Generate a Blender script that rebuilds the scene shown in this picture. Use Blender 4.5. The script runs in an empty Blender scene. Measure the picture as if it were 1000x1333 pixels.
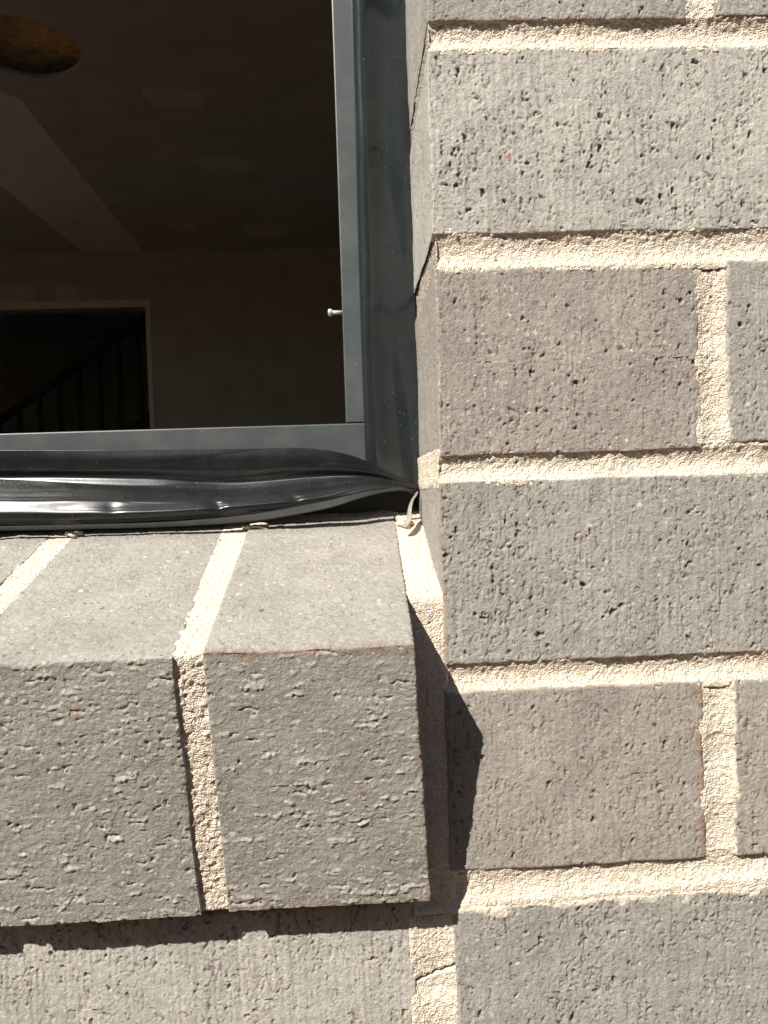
import bpy, bmesh, math, random
import numpy as np
from mathutils import Matrix, Vector

# ------------------------------------------------------------------ scene, camera, sky, sun, exposure
sc = bpy.context.scene
COL = sc.collection
MM = 0.001
CAM = np.array([-34.99, -309.4, 73.38])          # mm: X right, Y into the wall, Z up; jamb arris X=0, wall face Y=0
PITCH, ROLL, YAW, FPX = -0.02967, 0.03266, -0.04164, 1000.0


def rot(rx, ry, rz):
    cx, sx, cy, sy, cz, sz = (math.cos(rx), math.sin(rx), math.cos(ry), math.sin(ry), math.cos(rz), math.sin(rz))
    Rz = np.array([[cz, -sz, 0], [sz, cz, 0], [0, 0, 1]])
    Rx = np.array([[1, 0, 0], [0, cx, -sx], [0, sx, cx]])
    Ry = np.array([[cy, 0, sy], [0, 1, 0], [-sy, 0, cy]])
    return Rz @ Rx @ Ry


CR = rot(PITCH, ROLL, YAW)
cam_d = bpy.data.cameras.new('camera')
cam = bpy.data.objects.new('camera', cam_d)
COL.objects.link(cam)
cam_d.sensor_fit = 'HORIZONTAL'
cam_d.sensor_width = 36.0
cam_d.lens = 36.0 * FPX / 1000.0
cam_d.clip_start = 0.01
cam_d.clip_end = 500.0
r_, f_, u_ = CR[:, 0], CR[:, 1], CR[:, 2]
cam.matrix_world = Matrix(((r_[0], u_[0], -f_[0], CAM[0] * MM), (r_[1], u_[1], -f_[1], CAM[1] * MM),
                           (r_[2], u_[2], -f_[2], CAM[2] * MM), (0, 0, 0, 1)))
sc.camera = cam

SUN = Vector((30.7, 38.5, -47.8)).normalized()   # the way the light travels
sun_el = math.asin(-SUN.z)
sun_az = math.atan2(-SUN.x, -SUN.y)              # from +Y towards +X
wd = bpy.data.worlds.new('World')
sc.world = wd
wd.use_nodes = True
wn = wd.node_tree.nodes
wl = wd.node_tree.links
sky = wn.new('ShaderNodeTexSky')
sky.sky_type = 'NISHITA'
sky.sun_disc = False
sky.sun_elevation = sun_el
sky.sun_rotation = sun_az
wl.new(sky.outputs[0], wn['Background'].inputs[0])
wn['Background'].inputs[1].default_value = 0.05
sun_d = bpy.data.lights.new('sun', 'SUN')
sun_d.energy = 5.0
sun_d.angle = math.radians(0.5)
sun_d.color = (1.0, 0.955, 0.87)
sun = bpy.data.objects.new('sun', sun_d)
COL.objects.link(sun)
sun.rotation_euler = SUN.to_track_quat('-Z', 'Y').to_euler()
sun.location = (-3, -4, 5)
vs = sc.view_settings
vs.view_transform = 'Standard'
vs.look = 'None'
vs.exposure = 0.74
vs.gamma = 1.0
vs.use_curve_mapping = False
sc.cycles.max_bounces = 10
sc.cycles.diffuse_bounces = 4
sc.cycles.transparent_max_bounces = 12
sc.cycles.use_denoising = True
sc.cycles.denoiser = 'OPENIMAGEDENOISE'
sc.cycles.denoising_input_passes = 'RGB_ALBEDO_NORMAL'
sc.cycles.denoising_prefilter = 'ACCURATE'
sc.cycles.use_adaptive_sampling = False
sc.cycles.sample_clamp_indirect = 3.0

random.seed(4)
RNG = np.random.default_rng(11)


# ------------------------------------------------------------------ materials
def mat(name):
    m = bpy.data.materials.new(name)
    m.use_nodes = True
    nt = m.node_tree
    return m, nt.nodes, nt.links, nt.nodes['Principled BSDF']


def nd(ns, t, **kw):
    n = ns.new(t)
    for k, v in kw.items():
        if k in ('operation', 'blend_type', 'data_type', 'feature', 'attribute_name', 'noise_dimensions', 'distance', 'musgrave_type', 'use_clamp', 'clamp'):
            setattr(n, k, v)
        else:
            n.inputs[k].default_value = v
    return n


def coords(ns, ls):
    tc = ns.new('ShaderNodeTexCoord')
    oi = ns.new('ShaderNodeObjectInfo')
    mul = nd(ns, 'ShaderNodeMath', operation='MULTIPLY')
    mul.inputs[1].default_value = 7.0
    ls.new(oi.outputs['Random'], mul.inputs[0])
    ad = nd(ns, 'ShaderNodeVectorMath', operation='ADD')
    ls.new(tc.outputs['Object'], ad.inputs[0])
    ls.new(mul.outputs[0], ad.inputs[1])
    return ad.outputs[0], oi


def ramp(ns, ls, src, a, b, lo=0.0, hi=1.0):
    n = ns.new('ShaderNodeMapRange')
    n.inputs[1].default_value = a
    n.inputs[2].default_value = b
    n.inputs[3].default_value = lo
    n.inputs[4].default_value = hi
    ls.new(src, n.inputs[0])
    return n.outputs[0]


def mixc(ns, ls, fac, a, b, bt='MIX'):
    n = ns.new('ShaderNodeMix')
    n.data_type = 'RGBA'
    n.blend_type = bt
    for sock, v in ((n.inputs[0], fac), (n.inputs[6], a), (n.inputs[7], b)):
        if isinstance(v, (int, float)):
            sock.default_value = v
        elif isinstance(v, tuple):
            sock.default_value = (v[0], v[1], v[2], 1)
        else:
            ls.new(v, sock)
    return n.outputs[2]


def math2(ns, ls, op, a, b):
    n = ns.new('ShaderNodeMath')
    n.operation = op
    for i, v in enumerate((a, b)):
        if isinstance(v, (int, float)):
            n.inputs[i].default_value = v
        else:
            ls.new(v, n.inputs[i])
    return n.outputs[0]


def noise(ns, ls, vec, scale, detail=3, rough=0.6):
    n = ns.new('ShaderNodeTexNoise')
    n.inputs['Scale'].default_value = scale
    n.inputs['Detail'].default_value = detail
    n.inputs['Roughness'].default_value = rough
    ls.new(vec, n.inputs['Vector'])
    return n.outputs[0]


def specks(ns, ls, vec, scale, keep, rad):
    """mask and random colour of sparse grains: one Voronoi cell in a few carries a grain"""
    v = ns.new('ShaderNodeTexVoronoi')
    v.inputs['Scale'].default_value = scale
    ls.new(vec, v.inputs['Vector'])
    sep = ns.new('ShaderNodeSeparateColor')
    ls.new(v.outputs['Color'], sep.inputs[0])
    on = math2(ns, ls, 'GREATER_THAN', sep.outputs[0], keep)
    near = ramp(ns, ls, v.outputs['Distance'], rad, rad * 0.7)
    return math2(ns, ls, 'MULTIPLY', on, near), sep.outputs[1], sep.outputs[2]


def make_brick_mat(name, stretch, pit):
    m, ns, ls, bs = mat(name)
    co, oi = coords(ns, ls)
    n1 = noise(ns, ls, co, 45, 4)
    n2 = noise(ns, ls, co, 420, 4, 0.7)
    n3 = noise(ns, ls, co, 2200, 2, 0.6)
    c = mixc(ns, ls, ramp(ns, ls, n1, 0.3, 0.7), (0.86, 0.85, 0.85), (1.10, 1.09, 1.08))
    c = mixc(ns, ls, 1.0, oi.outputs['Color'], c, 'MULTIPLY')
    c2 = mixc(ns, ls, ramp(ns, ls, n2, 0.3, 0.72), (0.82, 0.80, 0.78), (1.14, 1.15, 1.16))
    c = mixc(ns, ls, 1.0, c, c2, 'MULTIPLY')
    c3 = mixc(ns, ls, ramp(ns, ls, n3, 0.3, 0.7), (0.86, 0.86, 0.86), (1.12, 1.12, 1.12))
    c = mixc(ns, ls, 1.0, c, c3, 'MULTIPLY')
    wv = ns.new('ShaderNodeVectorMath')
    wv.operation = 'ADD'
    wn_ = ns.new('ShaderNodeTexNoise')
    wn_.inputs['Scale'].default_value = 600
    ls.new(co, wn_.inputs['Vector'])
    sc_ = ns.new('ShaderNodeVectorMath')
    sc_.operation = 'SCALE'
    sc_.inputs['Scale'].default_value = 0.0022
    ls.new(wn_.outputs['Color'], sc_.inputs[0])
    ls.new(co, wv.inputs[0])
    ls.new(sc_.outputs[0], wv.inputs[1])
    for scale, keep, rad, cols in ((330, 0.86, 0.28, ((0.56, 0.52, 0.45), (0.24, 0.20, 0.18))),
                                   (190, 0.94, 0.22, ((0.60, 0.52, 0.40), (0.20, 0.085, 0.06))),
                                   (560, 0.90, 0.34, ((0.10, 0.085, 0.08), (0.58, 0.54, 0.48))),
                                   (150, 0.96, 0.19, ((0.36, 0.17, 0.09), (0.09, 0.06, 0.055)))):
        mk, ra, rb = specks(ns, ls, wv.outputs[0], scale, keep, rad)
        pick = math2(ns, ls, 'GREATER_THAN', ra, 0.5)
        gc = mixc(ns, ls, pick, cols[0], cols[1])
        c = mixc(ns, ls, math2(ns, ls, 'MULTIPLY', mk, ramp(ns, ls, rb, 0, 1, 0.35, 0.9)), c, gc)
    at = ns.new('ShaderNodeAttribute')
    at.attribute_name = 'msk'
    sp = ns.new('ShaderNodeSeparateColor')
    ls.new(at.outputs['Color'], sp.inputs[0])
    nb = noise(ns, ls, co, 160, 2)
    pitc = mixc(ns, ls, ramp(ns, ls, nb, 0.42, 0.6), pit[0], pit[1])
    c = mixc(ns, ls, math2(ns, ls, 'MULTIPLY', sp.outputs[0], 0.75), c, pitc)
    rust = mixc(ns, ls, ramp(ns, ls, n2, 0.35, 0.65), (0.20, 0.125, 0.085), (0.36, 0.235, 0.16))
    c = mixc(ns, ls, sp.outputs[1], c, rust)
    c = mixc(ns, ls, sp.outputs[2], c, (0.62, 0.55, 0.44))
    ls.new(c, bs.inputs['Base Color'])
    bs.inputs['Roughness'].default_value = 0.85
    bs.inputs['Specular IOR Level'].default_value = 0.25
    h = math2(ns, ls, 'ADD', math2(ns, ls, 'MULTIPLY', noise(ns, ls, co, 2400, 2, 0.6), 0.55), math2(ns, ls, 'MULTIPLY', noise(ns, ls, co, 1050, 3, 0.75), 1.0))
    sv = ns.new('ShaderNodeVectorMath')                       # thin drag scratches and hairline tears, all one way
    sv.operation = 'MULTIPLY'
    sv.inputs[1].default_value = stretch
    ls.new(wv.outputs[0], sv.inputs[0])
    for sc_k, wdt, amt in ((1.0, 0.028, 0.55), (2.3, 0.04, 0.40)):
        ln = noise(ns, ls, sv.outputs[0], sc_k, 2, 0.5)
        g = ramp(ns, ls, math2(ns, ls, 'ABSOLUTE', math2(ns, ls, 'SUBTRACT', ln, 0.5), 0), 0.0, wdt, 1.0, 0.0)
        mk = ramp(ns, ls, noise(ns, ls, co, 260 * sc_k, 2), 0.50, 0.62)
        h = math2(ns, ls, 'SUBTRACT', h, math2(ns, ls, 'MULTIPLY', math2(ns, ls, 'MULTIPLY', g, mk), amt))
    bp = nd(ns, 'ShaderNodeBump', Strength=0.68, Distance=0.0008)
    ls.new(h, bp.inputs['Height'])
    ls.new(bp.outputs[0], bs.inputs['Normal'])
    return m


def make_mortar_mat():
    m, ns, ls, bs = mat('cream_sand_mortar')
    co, oi = coords(ns, ls)
    n1 = noise(ns, ls, co, 70, 3)
    c = mixc(ns, ls, ramp(ns, ls, n1, 0.3, 0.7), (0.63, 0.55, 0.45), (0.71, 0.64, 0.54))
    v = ns.new('ShaderNodeTexVoronoi')
    v.inputs['Scale'].default_value = 1500
    ls.new(co, v.inputs['Vector'])
    sep = ns.new('ShaderNodeSeparateColor')
    ls.new(v.outputs['Color'], sep.inputs[0])
    g = mixc(ns, ls, sep.outputs[0], (0.80, 0.76, 0.70), (1.12, 1.12, 1.14))
    c = mixc(ns, ls, 1.0, c, g, 'MULTIPLY')
    mk, ra, rb = specks(ns, ls, co, 420, 0.93, 0.3)
    c = mixc(ns, ls, math2(ns, ls, 'MULTIPLY', mk, 0.7), c, mixc(ns, ls, ra, (0.36, 0.20, 0.10), (0.70, 0.5, 0.28)))
    at = ns.new('ShaderNodeAttribute')
    at.attribute_name = 'msk'
    sp = ns.new('ShaderNodeSeparateColor')
    ls.new(at.outputs['Color'], sp.inputs[0])
    c = mixc(ns, ls, math2(ns, ls, 'MULTIPLY', sp.outputs[1], 0.8), c, (0.30, 0.17, 0.09))
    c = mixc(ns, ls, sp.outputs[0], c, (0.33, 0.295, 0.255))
    ls.new(c, bs.inputs['Base Color'])
    bs.inputs['Roughness'].default_value = 0.95
    bs.inputs['Specular IOR Level'].default_value = 0.1
    h = math2(ns, ls, 'ADD', math2(ns, ls, 'MULTIPLY', v.outputs['Distance'], -0.8), noise(ns, ls, co, 1000, 2, 0.6))
    bp = nd(ns, 'ShaderNodeBump', Strength=0.9, Distance=0.0008)
    ls.new(h, bp.inputs['Height'])
    ls.new(bp.outputs[0], bs.inputs['Normal'])
    return m


def simple(name, col, rough=0.6, spec=0.5, nscale=None, amp=0.1, bump=0.0, metallic=0.0):
    m, ns, ls, bs = mat(name)
    bs.inputs['Base Color'].default_value = (*col, 1)
    bs.inputs['Roughness'].default_value = rough
    bs.inputs['Specular IOR Level'].default_value = spec
    bs.inputs['Metallic'].default_value = metallic
    if nscale:
        co, oi = coords(ns, ls)
        n = noise(ns, ls, co, nscale, 4, 0.6)
        c = mixc(ns, ls, ramp(ns, ls, n, 0.3, 0.7), tuple(x * (1 - amp) for x in col), tuple(x * (1 + amp) for x in col))
        ls.new(c, bs.inputs['Base Color'])
        if bump:
            bp = nd(ns, 'ShaderNodeBump', Strength=0.4, Distance=bump)
            ls.new(n, bp.inputs['Height'])
            ls.new(bp.outputs[0], bs.inputs['Normal'])
    return m


def dusty(name, col, rough, rvar=0.08, dust=(0.45, 0.42, 0.38), speck=0.5, haze=0.1, bump=0.0003, bscale=60, stretch=None, coat=0.0):
    """smooth plastic or powder coat with dust specks and faint smudges"""
    m, ns, ls, bs = mat(name)
    co, oi = coords(ns, ls)
    bs.inputs['Roughness'].default_value = rough
    c = (col[0], col[1], col[2])
    n1 = noise(ns, ls, co, 55, 5, 0.65)
    n2 = noise(ns, ls, co, 900, 2)
    c = mixc(ns, ls, math2(ns, ls, 'MULTIPLY', ramp(ns, ls, n1, 0.45, 0.75), haze), c, dust)
    for scale, keep, rad in ((420, 0.955, 0.20), (900, 0.96, 0.26), (180, 0.985, 0.12)):
        mk, ra, rb = specks(ns, ls, co, scale, keep, rad)
        c = mixc(ns, ls, math2(ns, ls, 'MULTIPLY', mk, math2(ns, ls, 'MULTIPLY', ra, speck)), c, dust)
    ls.new(c, bs.inputs['Base Color'])
    rr = math2(ns, ls, 'ADD', rough, math2(ns, ls, 'MULTIPLY', ramp(ns, ls, n1, 0.4, 0.8), rvar))
    ls.new(rr, bs.inputs['Roughness'])
    bs.inputs['Coat Weight'].default_value = coat
    bs.inputs['Coat Roughness'].default_value = 0.08
    h = noise(ns, ls, co, bscale, 3, 0.5)
    bp = nd(ns, 'ShaderNodeBump', Strength=0.5, Distance=bump)
    ls.new(h, bp.inputs['Height'])
    ls.new(bp.outputs[0], bs.inputs['Normal'])
    return m


M_BRICK = make_brick_mat('brick_clay', (330, 330, 75), ((0.17, 0.14, 0.125), (0.22, 0.135, 0.11)))
M_BRICK_EDGE = make_brick_mat('brick_clay_on_edge', (75, 330, 330), ((0.50, 0.47, 0.42), (0.46, 0.42, 0.37)))  # pale pits: paler clay, plus sunlit tear ledges put into the colour
M_MORTAR = make_mortar_mat()
M_FRAME = dusty('grey_powder_coat', (0.050, 0.057, 0.058), 0.40, speck=0.35, haze=0.05, bump=0.00008, bscale=900)
M_FILM = dusty('black_plastic_film', (0.010, 0.011, 0.012), 0.25, speck=0.30, haze=0.012, bump=0.0002, bscale=70)
M_STRIP = dusty('dark_plastic_strip', (0.014, 0.018, 0.019), 0.13, speck=0.30, haze=0.012, bump=0.00025, bscale=45)
M_HEM = dusty('grey_rubber_hem', (0.016, 0.0165, 0.015), 0.65, speck=0.2, haze=0.04, bump=0.0003, bscale=300)
M_HEM.node_tree.nodes['Principled BSDF'].inputs['Specular IOR Level'].default_value = 0.2
M_TAIL = dusty('pale_scuffed_plastic', (0.20, 0.185, 0.155), 0.6, speck=0.2, haze=0.4, bump=0.0003, bscale=300)
M_PIN = simple('galvanised_pin', (0.45, 0.45, 0.44), 0.45, 0.5, 400, 0.15, metallic=0.3)
M_GAP_FILL = simple('black_gap_filler', (0.012, 0.012, 0.012), 0.6)
M_PLASTER = simple('plasterboard_paper', (0.50, 0.485, 0.43), 0.9, 0.2, 6, 0.10)
M_COMPOUND = simple('joint_compound', (0.80, 0.77, 0.71), 0.9, 0.2, 9, 0.06)
M_PATCH = simple('thin_compound', (0.64, 0.61, 0.545), 0.9, 0.2, 9, 0.06)
M_CORNICE = simple('cornice_plaster', (0.50, 0.47, 0.42), 0.9, 0.2, 6, 0.05)
M_SLAB = simple('dusty_concrete_slab', (0.42, 0.38, 0.33), 0.9, 0.2, 3, 0.25)
M_TIMBER = simple('pine_reveal', (0.42, 0.30, 0.18), 0.7, 0.3, 30, 0.15)
M_STAIR = simple('dark_stair_timber', (0.06, 0.045, 0.035), 0.6, 0.4, 20, 0.2)
M_BATT = simple('brown_glass_wool', (0.72, 0.45, 0.15), 1.0, 0.0, 30, 0.35, 0.01)
M_VOID = simple('roof_space_lining', (0.05, 0.045, 0.04), 1.0, 0.0, 8, 0.2)
M_GROUND = simple('sandy_ground', (0.23, 0.155, 0.10), 0.95, 0.1, 5, 0.2, 0.02)


def make_glass():
    m, ns, ls, bs = mat('window_glass')
    ns.remove(bs)
    out = ns['Material Output']
    tr = ns.new('ShaderNodeBsdfTransparent')
    tr.inputs[0].default_value = (0.93, 0.92, 0.90, 1)
    gl = ns.new('ShaderNodeBsdfGlossy')
    gl.inputs['Roughness'].default_value = 0.02
    fr = ns.new('ShaderNodeFresnel')
    fr.inputs[0].default_value = 1.09
    mx = ns.new('ShaderNodeMixShader')
    ls.new(fr.outputs[0], mx.inputs[0])
    ls.new(tr.outputs[0], mx.inputs[1])
    ls.new(gl.outputs[0], mx.inputs[2])
    ls.new(mx.outputs[0], out.inputs[0])
    return m


M_GLASS = make_glass()


# ------------------------------------------------------------------ object helpers
def link(name, me, m, parent=None, color=None):
    if m:
        me.materials.append(m)
    o = bpy.data.objects.new(name, me)
    COL.objects.link(o)
    if parent:
        o.parent = parent
    if color:
        o.color = (*color, 1)
    return o


def thing(name, label, cat, loc=(0, 0, 0), group=None):
    o = bpy.data.objects.new(name, None)
    COL.objects.link(o)
    o.location = loc
    o.empty_display_size = 0.05
    o['label'] = label
    o['category'] = cat
    if group:
        o['group'] = group
    return o


def tag(o, label=None, cat=None, kind=None):
    if label:
        o['label'] = label
    if cat:
        o['category'] = cat
    if kind:
        o['kind'] = kind
    return o


def pydata(name, V, F, smooth=True):
    me = bpy.data.meshes.new(name)
    V = np.asarray(V, dtype=np.float32)
    if isinstance(F, np.ndarray):
        n = len(F)
        k = F.shape[1]
        me.vertices.add(len(V))
        me.vertices.foreach_set('co', V.ravel())
        me.loops.add(n * k)
        me.loops.foreach_set('vertex_index', F.astype(np.int32).ravel())
        me.polygons.add(n)
        me.polygons.foreach_set('loop_start', np.arange(0, n * k, k, dtype=np.int32))
        me.polygons.foreach_set('loop_total', np.full(n, k, dtype=np.int32))
        me.update(calc_edges=True)
    else:
        me.from_pydata(V.tolist(), [], F)
    if smooth:
        me.polygons.foreach_set('use_smooth', np.ones(len(me.polygons), dtype=bool))
    me.update()
    return me


def box_mesh(name, lo, hi, bevel=0.0, segs=1):
    bm = bmesh.new()
    bmesh.ops.create_cube(bm, size=1)
    lo = np.array(lo)
    hi = np.array(hi)
    for v in bm.verts:
        v.co = Vector(((lo + hi) / 2 + np.array(v.co) * (hi - lo)).tolist())
    if bevel:
        bmesh.ops.bevel(bm, geom=bm.edges[:], offset=bevel, segments=segs, affect='EDGES', profile=0.6)
    me = bpy.data.meshes.new(name)
    bm.to_mesh(me)
    bm.free()
    return me


def box(name, lo, hi, m, parent=None, bevel=0.0, segs=1, mm=True):
    k = MM if mm else 1.0
    return link(name, box_mesh(name, [x * k for x in lo], [x * k for x in hi], bevel * k, segs), m, parent)


# ------------------------------------------------------------------ relief maps (mm)
def gnoise(shape, s0, s1, rng):
    """white noise blurred by a Gaussian of s0 x s1 pixels, std 1"""
    h, w = shape
    fy = np.fft.fftfreq(h)[:, None]
    fx = np.fft.rfftfreq(w)[None, :]
    k = np.exp(-2 * math.pi ** 2 * ((fy * s0) ** 2 + (fx * s1) ** 2))
    a = np.fft.irfft2(np.fft.rfft2(rng.standard_normal(shape)) * k, s=shape)
    return a / (a.std() + 1e-9)


def conv(img, ker):
    h, w = img.shape
    K = np.zeros_like(img)
    kh, kw = ker.shape
    K[:kh, :kw] = ker
    K = np.roll(K, (-(kh // 2), -(kw // 2)), (0, 1))
    return np.fft.irfft2(np.fft.rfft2(img) * np.fft.rfft2(K), s=img.shape)


def sstep(x, a, b):
    t = np.clip((x - a) / (b - a), 0, 1)
    return t * t * (3 - 2 * t)


RES = 0.25


def brick_relief(wu, wv, seed, along='v', dens=1.0, depth=1.0, lines=1.0):
    """height and pit mask over a face of wu x wv mm; arrays are [v, u]; the drag marks run 'along' u or v"""
    rng = np.random.default_rng(seed)
    h, w = int(wv / RES) + 8, int(wu / RES) + 8
    sh = (h, w)
    al = (lambda a, b: (a, b)) if along == 'v' else (lambda a, b: (b, a))   # (sigma along, sigma across) to (v, u)
    g = lambda a, b: gnoise(sh, *[x / RES for x in al(a, b)], rng)
    H = 0.045 * g(0.35, 0.35) + 0.045 * g(1.0, 0.8) + 0.07 * g(4, 3) + 0.16 * g(18, 18)
    H += 0.045 * lines * g(9, 0.40)
    warp = ((g(1.0, 1.0) * 0.5 + g(0.4, 0.4) * 0.25) / RES).astype(int), ((g(1.0, 1.0) * 0.5 + g(0.4, 0.4) * 0.25) / RES).astype(int)
    ii, jj = np.mgrid[0:h, 0:w]
    wi, wj = (ii + warp[0]) % h, (jj + warp[1]) % w
    pit = np.zeros(sh)
    area = wu * wv
    clump = sstep(g(7, 6), -1.2, 1.3) * 0.65 + 0.35
    # (per mm2, half length along, half width, depth mm)
    table = ((0.08, 0.5, 0.32, 0.22), (0.010, 1.1, 0.36, 0.32), (0.006, 2.2, 0.40, 0.40), (0.0024, 3.8, 0.46, 0.5), (0.0005, 7.0, 0.55, 0.65), (0.0034, 0.7, 0.6, 0.8),
             (0.022, 1.0, 0.36, -0.26), (0.011, 2.2, 0.40, -0.34), (0.0028, 3.6, 0.55, -0.42)) if along == 'u' else \
            ((0.085, 0.50, 0.36, 0.36), (0.036, 1.0, 0.42, 0.52), (0.014, 2.2, 0.42, 0.55), (0.0042, 3.8, 0.42, 0.6),
             (0.0080, 0.85, 0.72, 0.95), (0.0022, 1.3, 1.0, 1.3), (0.0028, 7.0, 0.28, 0.42), (0.016, 1.2, 0.34, -0.20), (0.006, 2.6, 0.32, -0.24))
    for dn, L, Wd, D in table:
        n = rng.poisson(dn * dens * area)
        img = np.zeros(sh)
        pi_, pj = rng.integers(0, h, n * 2), rng.integers(0, w, n * 2)
        ok = rng.random(n * 2) < clump[pi_, pj]
        pi_, pj = pi_[ok][:n], pj[ok][:n]
        img[pi_, pj] = rng.uniform(0.6, 1.3, len(pi_))
        r = int(3 * max(L, Wd * 2) / RES) + 1
        r = min(r, min(h, w) // 2 - 2)
        a, b = np.mgrid[-r:r + 1, -r:r + 1] * RES
        if along == 'u':
            a, b = b, a
        sd = np.where((b < 0) == (along == 'v'), Wd * 0.45, Wd * (3.0 if along == 'u' else 1.5))
        ker = np.exp(-np.abs(a / L) ** 3 - (b / sd) ** 2)
        t = conv(img, ker)
        t = t[wi, wj] * (1 + 0.40 * g(0.45, 0.45))
        d = sstep(t, 0.34, 0.80)
        H -= D * depth * d
        if D > 0:
            H += 0.16 * D * depth * sstep(t, 0.06, 0.30) * (1 - d)
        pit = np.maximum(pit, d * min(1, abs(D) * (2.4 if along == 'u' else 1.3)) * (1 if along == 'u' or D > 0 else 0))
    return H, np.clip(pit, 0, 1)


def mortar_relief(wu, wv, seed, amp=1.0):
    rng = np.random.default_rng(seed)
    sh = (int(wv / RES) + 8, int(wu / RES) + 8)
    g = lambda a: gnoise(sh, a / RES, a / RES, rng)
    H = (0.12 * g(0.34) + 0.13 * g(0.6) + 0.08 * g(2.0) + 0.13 * g(8)) * amp
    n = rng.poisson(0.006 * wu * wv)
    img = np.zeros(sh)
    img[rng.integers(0, sh[0], n), rng.integers(0, sh[1], n)] = rng.uniform(0.5, 1.4, n)
    r = 6
    a, b = np.mgrid[-r:r + 1, -r:r + 1] * RES
    t = conv(img, np.exp(-(a * a + b * b) / 0.5))
    H -= 0.8 * sstep(t + 0.1 * g(0.5), 0.3, 0.9)
    return H, np.zeros(sh)


def sample(Mp, u, v):
    """bilinear read of a map at u, v in mm"""
    h, w = Mp.shape
    x = np.clip(u / RES + 3, 0, w - 1.001)
    y = np.clip(v / RES + 3, 0, h - 1.001)
    i, j = y.astype(int), x.astype(int)
    fy, fx = y - i, x - j
    return (Mp[i, j] * (1 - fy) * (1 - fx) + Mp[i + 1, j] * fy * (1 - fx) + Mp[i, j + 1] * (1 - fy) * fx + Mp[i + 1, j + 1] * fy * fx)


def lat(a, b, dense, step, coarse=9.0):
    """lattice from a to b: fine inside the interval 'dense', coarse outside, with extra lines near both ends"""
    d0, d1 = max(a, dense[0]), min(b, dense[1])
    out = []
    if d1 > d0:
        out += list(np.linspace(d0, d1, max(2, int((d1 - d0) / step) + 1)))
    else:
        d0 = d1 = a
    if d0 > a:
        out += list(np.linspace(a, d0, max(2, int((d0 - a) / coarse) + 1)))
    if d1 < b:
        out += list(np.linspace(d1, b, max(2, int((b - d1) / coarse) + 1)))
    for e in (0.4, 0.9, 1.6, 2.6, 4.0):
        out += [a + e, b - e]
    out = np.unique(np.round(np.array([x for x in out if a <= x <= b]), 3))
    keep = [out[0]]
    for x in out[1:-1]:
        if x - keep[-1] > 0.3 and out[-1] - x > 0.25:
            keep.append(x)
    return np.array(keep + [out[-1]])


def wob(t, seed, amp, wl=38.0):
    rng = np.random.default_rng(seed)
    s = np.zeros_like(t)
    for k in range(4):
        s += rng.uniform(-1, 1) * np.sin(t * 2 * math.pi / (wl / (1 + 0.9 * k)) + rng.uniform(0, 6.28)) / (1 + k)
    return s * amp


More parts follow.
